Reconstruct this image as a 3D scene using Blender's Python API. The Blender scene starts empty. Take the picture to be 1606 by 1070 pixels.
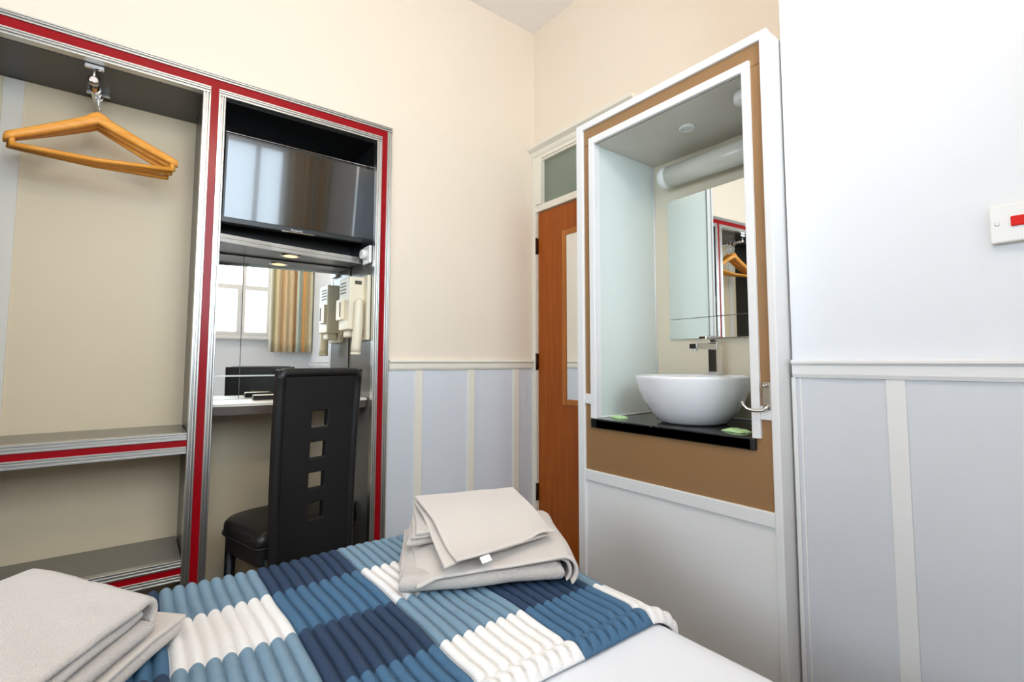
import bpy, bmesh, math, random
from mathutils import Vector, Matrix, noise
random.seed(4)
SC = bpy.context.scene
COL = SC.collection
PI = math.pi

# ------------------------------------------------------------------ measures (metres)
YA = 2.274      # far wall (with the wardrobe)
XB = 1.863      # right wall (with the door)
XC = 1.5225     # nearer part of the right wall
XF = 1.45       # front of the washstand
YN = -0.60      # near wall (window, behind the camera)
XL = -2.36      # left wall
ZC = 3.12       # ceiling
YR = 2.60       # back of the wardrobe recess

# ------------------------------------------------------------------ materials
def nodes_of(m):
    m.use_nodes = True
    return m.node_tree.nodes, m.node_tree.links

def mat(name, col, rough=0.5, metal=0.0, bump=0.0, bscale=60.0, var=0.0, vscale=6.0,
        spec=0.5, coat=0.0, sheen=0.0, trans=0.0, aniso=None):
    m = bpy.data.materials.new(name)
    N, L = nodes_of(m)
    p = N['Principled BSDF']
    p.inputs['Roughness'].default_value = rough
    p.inputs['Metallic'].default_value = metal
    p.inputs['Specular IOR Level'].default_value = spec
    p.inputs['Coat Weight'].default_value = coat
    p.inputs['Sheen Weight'].default_value = sheen
    p.inputs['Transmission Weight'].default_value = trans
    tc = N.new('ShaderNodeTexCoord')
    nz = N.new('ShaderNodeTexNoise')
    nz.inputs['Scale'].default_value = vscale
    nz.inputs['Detail'].default_value = 5
    L.new(tc.outputs['Object'], nz.inputs['Vector'])
    mx = N.new('ShaderNodeMixRGB')
    mx.inputs['Color1'].default_value = (*[c*(1-var) for c in col], 1)
    mx.inputs['Color2'].default_value = (*[min(1, c*(1+var)) for c in col], 1)
    L.new(nz.outputs['Fac'], mx.inputs['Fac'])
    L.new(mx.outputs['Color'], p.inputs['Base Color'])
    if bump > 0:
        nb = N.new('ShaderNodeTexNoise')
        nb.inputs['Scale'].default_value = bscale
        nb.inputs['Detail'].default_value = 4
        mp = N.new('ShaderNodeMapping')
        if aniso: mp.inputs['Scale'].default_value = aniso
        L.new(tc.outputs['Object'], mp.inputs['Vector'])
        L.new(mp.outputs['Vector'], nb.inputs['Vector'])
        b = N.new('ShaderNodeBump')
        b.inputs['Strength'].default_value = bump
        b.inputs['Distance'].default_value = 0.004
        L.new(nb.outputs['Fac'], b.inputs['Height'])
        L.new(b.outputs['Normal'], p.inputs['Normal'])
    return m

def srgb(r, g, b):
    f = lambda c: (c/255/12.92) if c/255 <= 0.04045 else ((c/255+0.055)/1.055)**2.4
    return (f(r), f(g), f(b))

M = {}
M['cream']   = mat('wall_paint_warm_light', srgb(236, 221, 201), 0.75, bump=.06, bscale=90, var=.012)  # wall paint with the warm lamplight put into its colour
M['white_w'] = mat('wall_paint_cool_light', srgb(234, 236, 240), 0.65, bump=.05, bscale=90, var=.01)  # same wall paint, cool daylight put into its colour
M['ceil']    = mat('ceiling_paint', srgb(246, 238, 232), 0.85, bump=.08, bscale=60, var=.01)
M['floor']   = mat('grey_carpet', srgb(112, 104, 98), 0.95, bump=.6, bscale=300, var=.15, vscale=80)
M['dado']    = mat('grey_dado_laminate', srgb(217, 219, 223), 0.38, bump=.10, bscale=26, var=.02, vscale=9)
M['trimw']   = mat('white_gloss_trim', srgb(236, 234, 232), 0.33, bump=.03, bscale=40, var=.01)
M['trimc']   = mat('cream_gloss_trim', srgb(236, 228, 212), 0.35, bump=.03, bscale=40, var=.01)
M['silver']  = mat('brushed_aluminium', (0.66, 0.65, 0.62), 0.30, metal=1.0, bump=.08, bscale=80, aniso=(1, 1, .05))
M['chrome']  = mat('polished_chrome', (0.82, 0.82, 0.82), 0.08, metal=1.0)
M['nickel']  = mat('satin_nickel', (0.55, 0.52, 0.47), 0.28, metal=1.0, var=.03)
M['red']     = mat('red_gloss_insert', srgb(150, 6, 18), 0.25, spec=.22, var=.03)
M['back']    = mat('beige_back_panel', srgb(222, 203, 170), 0.45, bump=.04, bscale=30, var=.02)
M['backb']   = mat('pale_cover_strip', srgb(222, 214, 200), 0.4, var=.01)
M['dark']    = mat('dark_grey_laminate', srgb(62, 58, 54), 0.28, var=.06)
M['black']   = mat('black_laminate', srgb(26, 25, 25), 0.3, var=.08)
M['greyp']   = mat('mid_grey_laminate', srgb(104, 100, 94), 0.3, var=.05)
M['shelf']   = mat('grey_shelf_laminate', srgb(118, 112, 102), 0.25, var=.04)
M['desk']    = mat('pale_desk_laminate', srgb(226, 218, 204), 0.35, var=.02)
M['deskedge']= mat('dark_desk_edging', srgb(86, 74, 66), 0.35, var=.05)
M['brown']   = mat('brown_gloss_paint', srgb(152, 115, 76), 0.34, bump=.03, bscale=14, var=.03)
M['vgrey']   = mat('pale_grey_panel', srgb(240, 238, 235), 0.4, bump=.03, bscale=20, var=.015)
M['liner']   = mat('white_glossy_lining', srgb(222, 230, 224), 0.16, var=.01)
M['vback']   = mat('cream_lining', srgb(222, 212, 190), 0.3, var=.015)
M['vceil']   = mat('grey_white_lining', srgb(216, 210, 198), 0.3, var=.01)
M['ceramic'] = mat('white_ceramic', srgb(240, 240, 242), 0.08, spec=.6, coat=.6)
M['plastic'] = mat('white_plastic', srgb(236, 234, 230), 0.35, var=.01)
M['cplastic']= mat('cream_plastic', srgb(232, 220, 194), 0.38, var=.01)
M['opal']    = mat('opal_lamp_tube', srgb(220, 218, 206), 0.22, var=.01)
M['leather'] = mat('black_leather', srgb(16, 15, 15), 0.42, bump=.18, bscale=220, var=.12, vscale=30)
M['bplastic']= mat('black_plastic', srgb(18, 18, 18), 0.35, var=.1)
M['sheet']   = mat('white_bed_linen', srgb(240, 241, 246), 0.8, bump=.12, bscale=34, var=.01, sheen=.2, aniso=(1, .2, 1))
M['towel']   = mat('cream_terry_towel', srgb(212, 200, 190), 0.95, bump=.9, bscale=420, var=.035, vscale=40, sheen=.4)
M['towelflat']= mat('cream_towel_hem', srgb(213, 202, 192), 0.9, bump=.3, bscale=700, var=.02, sheen=.3)
M['tag']     = mat('white_cloth_label', srgb(244, 242, 238), 0.8)
M['r_light'] = mat('steel_blue_fleece', srgb(130, 156, 174), 0.9, bump=.5, bscale=380, var=.06, vscale=50, spec=.15)
M['r_mid']   = mat('denim_blue_fleece', srgb(80, 114, 144), 0.9, bump=.5, bscale=380, var=.06, vscale=50, spec=.15)
M['r_dark']  = mat('navy_fleece', srgb(56, 72, 96), 0.9, bump=.5, bscale=380, var=.06, vscale=50, spec=.15)
M['r_white'] = mat('cream_fleece', srgb(250, 246, 242), 0.9, bump=.5, bscale=380, var=.02, vscale=50, spec=.15)
M['hinge']   = mat('dark_bronze', srgb(60, 34, 22), 0.4, metal=.6)
M['switchred']= mat('red_rocker', srgb(222, 26, 10), 0.5, spec=.2)
M['green']   = mat('pale_green_sachet', srgb(196, 232, 168), 0.5, bump=.3, bscale=60, var=.06, vscale=60)
M['binm']    = mat('black_bin_plastic', srgb(16, 16, 16), 0.25, var=.1)
M['divan']   = mat('grey_divan_cloth', srgb(120, 116, 112), 0.9, bump=.4, bscale=300, var=.05)
M['grill']   = mat('dark_slot', srgb(70, 64, 56), 0.6)
M['off']     = mat('bathroom_dark', srgb(120, 126, 118), 0.8)

def wood(name, c1, c2, rough, axis, sc=1.0):
    m = bpy.data.materials.new(name)
    N, L = nodes_of(m); p = N['Principled BSDF']
    p.inputs['Roughness'].default_value = rough; p.inputs['Specular IOR Level'].default_value = .25
    tc = N.new('ShaderNodeTexCoord'); mp = N.new('ShaderNodeMapping')
    s = [14*sc, 14*sc, 14*sc]; s[axis] = 1.0*sc
    mp.inputs['Scale'].default_value = s
    nz = N.new('ShaderNodeTexNoise'); nz.inputs['Scale'].default_value = 3.0
    nz.inputs['Detail'].default_value = 7; nz.inputs['Roughness'].default_value = .6
    cr = N.new('ShaderNodeValToRGB')
    cr.color_ramp.elements[0].position = .3; cr.color_ramp.elements[0].color = (*c1, 1)
    cr.color_ramp.elements[1].position = .72; cr.color_ramp.elements[1].color = (*c2, 1)
    L.new(tc.outputs['Object'], mp.inputs['Vector']); L.new(mp.outputs['Vector'], nz.inputs['Vector'])
    L.new(nz.outputs['Fac'], cr.inputs['Fac']); L.new(cr.outputs['Color'], p.inputs['Base Color'])
    return m
M['door']  = wood('orange_brown_door_veneer', srgb(150, 70, 12), srgb(172, 90, 22), 0.32, 2)
M['bead']  = wood('light_brown_beading', srgb(170, 100, 42), srgb(192, 120, 56), 0.35, 2)
M['hanger']= wood('honey_hanger_wood', srgb(222, 142, 52), srgb(240, 170, 76), 0.35, 0, 2.0)

def granite():
    m = bpy.data.materials.new('black_sparkle_granite')
    N, L = nodes_of(m); p = N['Principled BSDF']
    p.inputs['Roughness'].default_value = .14
    tc = N.new('ShaderNodeTexCoord'); v = N.new('ShaderNodeTexVoronoi'); v.inputs['Scale'].default_value = 34
    cr = N.new('ShaderNodeValToRGB')
    cr.color_ramp.elements[0].position = .07; cr.color_ramp.elements[0].color = (.34, .35, .32, 1)
    cr.color_ramp.elements[1].position = .17; cr.color_ramp.elements[1].color = (.012, .013, .013, 1)
    L.new(tc.outputs['Object'], v.inputs['Vector']); L.new(v.outputs['Distance'], cr.inputs['Fac'])
    L.new(cr.outputs['Color'], p.inputs['Base Color'])
    return m
M['granite'] = granite()

def mirror_mat():
    m = bpy.data.materials.new('mirror_silvering')
    N, L = nodes_of(m); p = N['Principled BSDF']
    p.inputs['Base Color'].default_value = (.88, .90, .88, 1)
    p.inputs['Metallic'].default_value = 1; p.inputs['Roughness'].default_value = .012
    nz = N.new('ShaderNodeTexNoise'); nz.inputs['Scale'].default_value = 2
    mr = N.new('ShaderNodeMapRange'); mr.inputs['To Min'].default_value = .008; mr.inputs['To Max'].default_value = .016
    L.new(nz.outputs['Fac'], mr.inputs['Value']); L.new(mr.outputs['Result'], p.inputs['Roughness'])
    return m
M['mirror'] = mirror_mat()

def glass_mat(name, tint, rough_mix):
    m = bpy.data.materials.new(name)
    N, L = nodes_of(m); N.remove(N['Principled BSDF']); out = N['Material Output']
    t = N.new('ShaderNodeBsdfTransparent'); t.inputs['Color'].default_value = (*tint, 1)
    g = N.new('ShaderNodeBsdfGlossy'); g.inputs['Roughness'].default_value = rough_mix
    lw = N.new('ShaderNodeFresnel'); lw.inputs['IOR'].default_value = 1.45
    mx = N.new('ShaderNodeMixShader')
    L.new(lw.outputs['Fac'], mx.inputs['Fac']); L.new(t.outputs['BSDF'], mx.inputs[1]); L.new(g.outputs['BSDF'], mx.inputs[2])
    L.new(mx.outputs['Shader'], out.inputs['Surface'])
    return m
M['pane'] = glass_mat('window_glass', (.97, .98, .98), .02)

def frosted():
    m = mat('frosted_green_glass', srgb(132, 142, 124), 0.22, spec=.6, trans=.25, bump=.2, bscale=140, var=.04)
    return m
M['frost'] = frosted()

def screen_mat():
    return mat('tv_screen_glass', srgb(20, 19, 18), 0.10, spec=.8, coat=.8)
M['screen'] = screen_mat()

def emis(name, col, s):
    m = bpy.data.materials.new(name); N, L = nodes_of(m); N.remove(N['Principled BSDF'])
    e = N.new('ShaderNodeEmission'); e.inputs['Color'].default_value = (*col, 1); e.inputs['Strength'].default_value = s
    nz = N.new('ShaderNodeTexNoise'); nz.inputs['Scale'].default_value = 3
    L.new(e.outputs['Emission'], N['Material Output'].inputs['Surface'])
    return m
M['lampglow'] = emis('lit_lamp_lens', (1.0, .70, .34), 2.0)

def curtain_mat():
    m = bpy.data.materials.new('striped_curtain_cloth'); N, L = nodes_of(m); p = N['Principled BSDF']
    p.inputs['Roughness'].default_value = .85
    tc = N.new('ShaderNodeTexCoord'); sx = N.new('ShaderNodeSeparateXYZ')
    L.new(tc.outputs['UV'], sx.inputs['Vector'])
    mu = N.new('ShaderNodeMath'); mu.operation = 'MULTIPLY'; mu.inputs[1].default_value = .999
    fr = N.new('ShaderNodeMath'); fr.operation = 'FRACT'
    L.new(sx.outputs['X'], mu.inputs[0]); L.new(mu.outputs['Value'], fr.inputs[0])
    cr = N.new('ShaderNodeValToRGB'); cr.color_ramp.interpolation = 'CONSTANT'
    st = [(0, (240, 232, 216)), (.07, (206, 200, 164)), (.14, (232, 212, 172)), (.27, (218, 186, 146)), (.34, (232, 208, 168)),
          (.44, (244, 232, 206)), (.48, (224, 192, 150)), (.57, (206, 170, 126)), (.61, (206, 216, 204)), (.75, (224, 164, 96)), (.81, (234, 210, 166)), (.91, (212, 206, 180))]
    e = cr.color_ramp.elements
    e[0].position = 0; e[0].color = (*srgb(*st[0][1]), 1)
    e[1].position = st[1][0]; e[1].color = (*srgb(*st[1][1]), 1)
    for q, c in st[2:]:
        k = e.new(q); k.color = (*srgb(*c), 1)
    L.new(fr.outputs['Value'], cr.inputs['Fac']); L.new(cr.outputs['Color'], p.inputs['Base Color'])
    return m
M['curtain'] = curtain_mat()

# ------------------------------------------------------------------ mesh helpers
def bx(bm, x0, x1, y0, y1, z0, z1, bev=0.0, seg=2, mi=0):
    r = bmesh.ops.create_cube(bm, size=1.0)
    vs = r['verts']
    for v in vs:
        v.co = Vector(((x0+x1)/2 + v.co.x*(x1-x0), (y0+y1)/2 + v.co.y*(y1-y0), (z0+z1)/2 + v.co.z*(z1-z0)))
    fs = set(f for v in vs for f in v.link_faces)
    for f in fs: f.material_index = mi
    if bev > 0:
        es = set(e for v in vs for e in v.link_edges)
        bmesh.ops.bevel(bm, geom=list(es), offset=bev, segments=seg, affect='EDGES', profile=.5)

def tube(bm, pts, r, seg=12, cap=True, radii=None, mi=0):
    pts = [Vector(p) for p in pts]
    rings = []
    n = len(pts)
    ref = None
    for i, p in enumerate(pts):
        d = (pts[min(i+1, n-1)] - pts[max(i-1, 0)]).normalized()
        if ref is None:
            ref = Vector((0, 0, 1)) if abs(d.z) < .9 else Vector((1, 0, 0))
        a = d.cross(ref).normalized(); b = a.cross(d).normalized(); ref = b
        rr = radii[i] if radii else r
        rings.append([bm.verts.new(p + a*rr*math.cos(2*PI*k/seg) + b*rr*math.sin(2*PI*k/seg)) for k in range(seg)])
    for i in range(n-1):
        for k in range(seg):
            f = bm.faces.new((rings[i][k], rings[i][(k+1) % seg], rings[i+1][(k+1) % seg], rings[i+1][k])); f.smooth = True; f.material_index = mi
    if cap:
        f = bm.faces.new(rings[0][::-1]); f.material_index = mi
        f = bm.faces.new(rings[-1]); f.material_index = mi

def lathe(bm, prof, c=(0, 0, 0), seg=48, axis='z', caps=True, mi=0):
    """prof: list of (r, h)"""
    c = Vector(c); rings = []
    for r, h in prof:
        ring = []
        for k in range(seg):
            a = 2*PI*k/seg
            if axis == 'z': q = Vector((r*math.cos(a), r*math.sin(a), h))
            elif axis == 'x': q = Vector((h, r*math.cos(a), r*math.sin(a)))
            else: q = Vector((r*math.cos(a), h, r*math.sin(a)))
            ring.append(bm.verts.new(c + q))
        rings.append(ring)
    for i in range(len(rings)-1):
        for k in range(seg):
            f = bm.faces.new((rings[i][k], rings[i][(k+1) % seg], rings[i+1][(k+1) % seg], rings[i+1][k])); f.smooth = True; f.material_index = mi
    if caps:
        bm.faces.new(rings[0][::-1]).material_index = mi
        bm.faces.new(rings[-1]).material_index = mi

def prism(bm, poly, plane, d0, d1, bev=0.0):
    """poly: 2D outline; plane 'xz' extrudes along y, 'yz' along x, 'xy' along z."""
    def P(a, b, d):
        return {'xz': (a, d, b), 'yz': (d, a, b), 'xy': (a, b, d)}[plane]
    A = [bm.verts.new(P(a, b, d0)) for a, b in poly]
    B = [bm.verts.new(P(a, b, d1)) for a, b in poly]
    n = len(poly); fs = []
    fs.append(bm.faces.new(A)); fs.append(bm.faces.new(B[::-1]))
    for i in range(n):
        fs.append(bm.faces.new((A[i], B[i], B[(i+1) % n], A[(i+1) % n])))
    if bev > 0:
        es = set(e for f in fs for e in f.edges)
        bmesh.ops.bevel(bm, geom=list(es), offset=bev, segments=2, affect='EDGES', profile=.5)

def ring_rect(bm, x0, x1, z0, z1, w, y0, y1, bev=0.0):
    """rectangular picture-frame ring in the xz plane, width w inwards"""
    bx(bm, x0, x1, y0, y1, z1-w, z1, bev)
    bx(bm, x0, x1, y0, y1, z0, z0+w, bev)
    bx(bm, x0, x0+w, y0, y1, z0+w, z1-w, bev)
    bx(bm, x1-w, x1, y0, y1, z0+w, z1-w, bev)

def grid(bm, fn, us, vs, smooth=True, mfn=None):
    V = [[bm.verts.new(fn(u, v)) for u in us] for v in vs]
    for j in range(len(vs)-1):
        for i in range(len(us)-1):
            f = bm.faces.new((V[j][i], V[j][i+1], V[j+1][i+1], V[j+1][i])); f.smooth = smooth
            if mfn: f.material_index = mfn((us[i]+us[i+1])/2, (vs[j]+vs[j+1])/2)
    return V

def lin(a, b, n): return [a + (b-a)*i/(n-1) for i in range(n)]

def obj(name, bm, m, parent=None, off=True, smooth_angle=None):
    bmesh.ops.recalc_face_normals(bm, faces=bm.faces[:])
    me = bpy.data.meshes.new(name)
    if parent is not None and off:
        bmesh.ops.translate(bm, verts=bm.verts[:], vec=-ORG[parent.name])
    bm.to_mesh(me); bm.free()
    ms = m if isinstance(m, (list, tuple)) else [m]
    for k in ms: me.materials.append(M[k] if isinstance(k, str) else k)
    o = bpy.data.objects.new(name, me); COL.objects.link(o)
    if parent is not None:
        o.parent = parent
        ORG[o.name] = ORG[parent.name]
    else:
        ORG[o.name] = Vector((0, 0, 0))
    return o

ORG = {}
def thing(name, label, cat, loc=(0, 0, 0), rotz=0.0, group=None):
    o = bpy.data.objects.new(name, None); COL.objects.link(o)
    o.empty_display_size = .05
    o.location = loc; o.rotation_euler = (0, 0, rotz)
    o['label'] = label; o['category'] = cat
    if group: o['group'] = group
    ORG[o.name] = Vector(loc)
    return o
def tag(o, label, cat, group=None):
    o['label'] = label; o['category'] = cat
    if group: o['group'] = group
    return o
def struct(name, bm, m, parent=None):
    o = obj(name, bm, m, parent)
    if parent is None: o['kind'] = 'structure'
    return o
def B(): return bmesh.new()

# ================================================================== THE ROOM
b = B(); bx(b, XL-.1, XB+1.2, YN-.1, 2.75, -.06, 0); struct('floor', b, 'floor')
b = B(); bx(b, XL-.1, XB+.1, YN-.1, YA+.45, ZC, ZC+.08); struct('ceiling', b, 'ceil')
WX0 = -0.552     # outer left end of the wardrobe
# far wall with the recess for the wardrobe
b = B()
bx(b, .952, XB+.1, YA, YA+.36, 0, ZC)
bx(b, WX0-.002, .952, YA, YA+.36, 2.238, ZC)
bx(b, XL, WX0-.002, YA, YA+.36, 0, ZC)
bx(b, WX0-.1, 1.0, 2.640, 2.72, 0, 2.4)
struct('wall_far', b, 'cream')
# right wall with the doorway
DY0, DY1 = 1.53, 2.243     # door opening
b = B()
bx(b, XB, XB+.10, .655, DY0, 0, ZC)
bx(b, XB, XB+.10, DY0, DY1, 2.315, ZC)
bx(b, XB, XB+.10, DY1, YA, 0, ZC)
struct('wall_right', b, 'cream')
b = B(); bx(b, XC, XB+.10, YN, .655, 0, ZC); struct('wall_right_near', b, 'white_w')
LY0, LY1, LZ0, LZ1 = -.45, 1.35, 1.30, 2.60
b = B()
bx(b, XL-.12, XL, YN-.1, LY0, 0, ZC); bx(b, XL-.12, XL, LY1, YA+.36, 0, ZC)
bx(b, XL-.12, XL, LY0, LY1, 0, LZ0); bx(b, XL-.12, XL, LY0, LY1, LZ1, ZC)
struct('wall_left', b, 'cream')
# near wall with the window opening
NX0, NX1, NZ0, NZ1 = -.55, 1.13, 1.345, 2.72
b = B()
bx(b, XL, NX0, YN-.14, YN, 0, ZC)
bx(b, NX1, XB+.1, YN-.14, YN, 0, ZC)
bx(b, NX0, NX1, YN-.14, YN, 0, NZ0)
bx(b, NX0, NX1, YN-.14, YN, NZ1, ZC)
struct('wall_near', b, 'white_w')
# small dark lobby behind the door and the glass above it
b = B()
bx(b, 2.55, 2.6, 1.2, 2.6, 0, 2.6)
struct('wall_lobby', b, 'off')

# near window
b = B(); W = .05
ring = lambda x0, x1, z0, z1, w, y0, y1: ring_rect(b, x0, x1, z0, z1, w, y0, y1, .004)
ring(NX0, NX1, NZ0, NZ1, W, YN-.10, YN-.03)
for xm in (.86, -.10): bx(b, xm-.02, xm+.02, YN-.10, YN-.03, NZ0+W, NZ1-W, .004)
bx(b, NX0+W, NX1-W, YN-.095, YN-.035, 1.835, 1.885, .004)
bx(b, .80, .835, YN-.11, YN-.02, NZ0+W, 1.84, .004)
win = struct('window_1', b, 'trimw')
b = B(); bx(b, NX0+W, NX1-W, YN-.068, YN-.062, NZ0+W, NZ1-W); obj('pane', b, 'pane', win)
b = B(); bx(b, NX0-.03, NX1+.03, YN-.03, YN+.05, NZ0-.03, NZ0, .006); obj('sill', b, 'trimw', win)

# unseen left window, added to let side light onto the right wall
b = B(); W = .05
bx(b, XL-.09, XL-.03, LY0, LY0+W, LZ0, LZ1, .004); bx(b, XL-.09, XL-.03, LY1-W, LY1, LZ0, LZ1, .004)
bx(b, XL-.09, XL-.03, LY0+W, LY1-W, LZ0, LZ0+W, .004); bx(b, XL-.09, XL-.03, LY0+W, LY1-W, LZ1-W, LZ1, .004)
bx(b, XL-.09, XL-.03, .42, .48, LZ0+W, LZ1-W, .004)
win_added = struct('added_window', b, 'trimw')
b = B(); bx(b, XL-.063, XL-.057, LY0+W, LY1-W, LZ0+W, LZ1-W); obj('pane', b, 'pane', win_added)

# ---- dado on the far wall
def rail_far(x0, x1):
    b = B()
    prism(b, [(YA, 1.040), (YA-.012, 1.042), (YA-.016, 1.052), (YA-.016, 1.074), (YA-.024, 1.080), (YA-.024, 1.086), (YA-.018, 1.090), (YA, 1.090)], 'yz', x0, x1)
    return b
struct('trim_1', rail_far(.956, 1.862), 'trimc')
b = B(); bx(b, .956, 1.862, YA-.004, YA+.001, .0, 1.041); struct('trim_2', b, 'dado')
for i, x in enumerate((1.093, 1.400, 1.702)):
    b = B(); bx(b, x, x+.041, YA-.009, YA-.0035, .0, 1.041, .001); struct('trim_%d' % (3+i), b, 'trimc')
# ---- dado on the nearer right wall
b = B()
prism(b, [(XC, 1.034), (XC-.012, 1.036), (XC-.016, 1.046), (XC-.016, 1.070), (XC-.024, 1.077), (XC-.024, 1.083), (XC-.018, 1.087), (XC, 1.087)], 'xz', YN, .650)
struct('trim_6', b, 'trimw')
b = B(); bx(b, XC-.004, XC+.001, YN, .655, 0, 1.036); struct('trim_7', b, 'dado')
for i, (y0, y1) in enumerate(((.382, .4235), (.075, .1165), (-.232, -.190))):
    b = B(); bx(b, XC-.009, XC-.0035, y0, y1, 0, 1.036, .001); struct('trim_%d' % (8+i), b, 'trimw')
b = B(); bx(b, XC-.007, XC-.0035, .6285, .6345, 0, 1.036, .001); struct('trim_11', b, 'trimw')
b = B(); bx(b, XC-.010, XC-.0035, .643, .656, 0, 1.036, .002); struct('trim_12', b, 'trimw')

# ---- door in the right wall
b = B()
bx(b, XB+.004, XB+.044, DY0+.03, DY1-.004, .008, 1.974, .002)
door = struct('door_1', b, 'door')
b = B(); ring = None
gy0, gy1, gz0, gz1 = 1.60, 1.992, .876, 1.79
for (y0, y1, z0, z1) in ((gy1, gy1+.032, gz0-.032, gz1+.032), (gy0-.032, gy0, gz0-.032, gz1+.032), (gy0, gy1, gz1, gz1+.032), (gy0, gy1, gz0-.032, gz0)):
    bx(b, XB-.004, XB+.006, y0, y1, z0, z1, .003)
obj('beading', b, 'bead', door)
b = B(); bx(b, XB+.0005, XB+.006, gy0, gy1, gz0, gz1); o = obj('mirror_panel', b, 'mirror', door); o['label'] = 'tall narrow mirror panel in the door'
for z in (1.725, 1.035, .285):
    b = B(); bx(b, XB-.006, XB+.004, DY1-.007, DY1+.008, z, z+.095, .002); tube(b, [(XB-.008, DY1-.001, z-.002), (XB-.008, DY1-.001, z+.097)], .006, 10)
    obj('hinge', b, 'hinge', door)
# frame, transom and cap moulding
b = B()
bx(b, XB-.018, XB+.001, DY1+.001, YA-.0005, 0, 2.318, .003)                # left jamb face
bx(b, XB-.012, XB+.06, DY1-.002, DY1+.010, 0, 2.31, .002)
bx(b, XB-.012, XB+.05, DY0, DY1, 1.978, 2.018, .003)                      # transom bar
bx(b, XB-.014, XB+.05, DY0, DY1, 2.296, 2.335, .003)                      # head
bx(b, XB-.02, XB+.05, 2.190, DY1, 2.018, 2.296, .003)                     # stile beside the glass
bx(b, XB-.006, XB+.03, DY0, 2.190, 2.284, 2.296, .002)
prism(b, [(XB, 2.318), (XB-.018, 2.318), (XB-.024, 2.326), (XB-.030, 2.342), (XB-.046, 2.350), (XB-.056, 2.356), (XB-.060, 2.372), (XB, 2.374)], 'xz', 1.472, YA-.0005)
struct('trim_13', b, 'trimc')
b = B(); bx(b, XB+.012, XB+.018, DY0, 2.190, 2.018, 2.296); w2 = struct('window_2', b, 'frost')

# ================================================================== WARDROBE (built into the recess)
ward = thing('wardrobe', 'open built-in wardrobe edged in aluminium and red strips, set into the cream wall', 'wardrobe', (.1, YA+.16, 0))
ZT = 2.236
# opening L: x -.62..0.166 ; opening R: x .243..0.874 ; top of openings 2.150
OL0, OL1, OR0, OR1, OT = WX0+.076, .166, .243, .874, 2.150
b = B()
def sil(x0, x1, z0, z1, hor):
    """ridged aluminium strip: three ridges along its length"""
    y0, y1 = YA-.014, YA+.02
    w = (z1-z0) if hor else (x1-x0)
    for a, c, d in ((0, .26, 0), (.26, .42, .005), (.42, .66, 0), (.66, .76, .005), (.76, 1, .0015)):
        if hor: bx(b, x0, x1, y0+d, y1, z0+a*w, z0+c*w, .0012, 1)
        else:   bx(b, x0+a*w, x0+c*w, y0+d, y1, z0, z1, .0012, 1)
S = .026
sil(WX0, .950, ZT-.025, ZT, True)                         # outer top
sil(.925, .950, 0, ZT-.025, False)                        # outer right
sil(WX0, WX0+.025, 0, ZT-.025, False)                     # outer left
sil(OL0-S, OL1+S, OT, OT+S+.002, True); sil(OL1, OL1+S, 0, OT, False); sil(OL0-S, OL0, 0, OT, False)
sil(OR0-.025, OR1+.025, OT, OT+S+.002, True); sil(OR1, OR1+.025, 0, OT, False); sil(OR0-.025, OR0, 0, OT, False)
obj('frame', b, 'silver', ward)
b = B()
yr0, yr1 = YA-.008, YA+.018
bx(b, WX0+.025, .925, yr0, yr1, OT+S+.002, ZT-.025)
bx(b, OL1+S, OR0-.025, yr0, yr1, 0, OT+S+.002)
bx(b, OR1+.025, .925, yr0, yr1, 0, OT+S+.002)
bx(b, WX0+.025, OL0-S, yr0, yr1, 0, OT+S+.002)
o = obj('red_insert', b, 'red', ward); o['label'] = 'glossy red strip between the aluminium edges'
b = B(); bx(b, OL0-.02, OL1+.01, 2.602, 2.618, 0, 2.19); o = obj('back_panel', b, 'back', ward); o['label'] = 'beige back panel of the hanging space'
b = B(); bx(b, -.430, -.374, 2.596, 2.603, .35, 2.145); obj('cover_strip', b, 'backb', ward)
b = B(); bx(b, OR0-.01, OR1+.02, 2.602, 2.618, 0, .90); o = obj('back_panel', b, 'back', ward); o['label'] = 'beige panel under the dressing table'
b = B(); bx(b, OR0-.01, OR1+.02, 2.602, 2.618, .90, 2.19); o = obj('back_panel', b, 'black', ward); o['label'] = 'black panel behind the television'
b = B(); bx(b, OL1+.004, OR0-.004, YA+.02, 2.602, 0, 2.17); obj('divider_panel', b, 'dark', ward)
b = B(); bx(b, OR1+.002, OR1+.02, YA+.02, 2.602, 0, 2.17); o = obj('side_panel', b, 'greyp', ward)
b = B(); bx(b, OR1-.001, OR1+.003, YA+.021, 2.601, 1.60, 2.17); o = obj('side_lining', b, 'black', ward)
b = B(); bx(b, OL0-.02, OL0-.002, YA+.02, 2.602, 0, 2.17); obj('side_panel', b, 'black', ward)
b = B(); bx(b, OL0-.02, OL1+.004, YA+.02, 2.602, 2.148, 2.17); o = obj('top_panel', b, 'dark', ward)
b = B(); bx(b, OR0-.004, OR1+.02, YA+.02, 2.602, 2.148, 2.17); o = obj('top_panel', b, 'black', ward)
def shelf(z0, z1):
    bb = B(); bx(bb, OL0, OL1, YA+.012, 2.600, z0+.004, z1-.002)
    s = obj('shelf', bb, 'shelf', ward)
    global b
    h = z1-z0
    b = B(); sil(OL0, OL1-.001, z1-.027, z1, True); sil(OL0, OL1-.001, z0, z0+.027, True)
    obj('shelf_edge', b, 'silver', s)
    bb = B(); bx(bb, OL0, OL1-.001, YA-.008, YA+.012, z0+.027, z1-.027); obj('shelf_insert', bb, 'red', s)
shelf(.737, .815); shelf(.272, .349)
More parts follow.
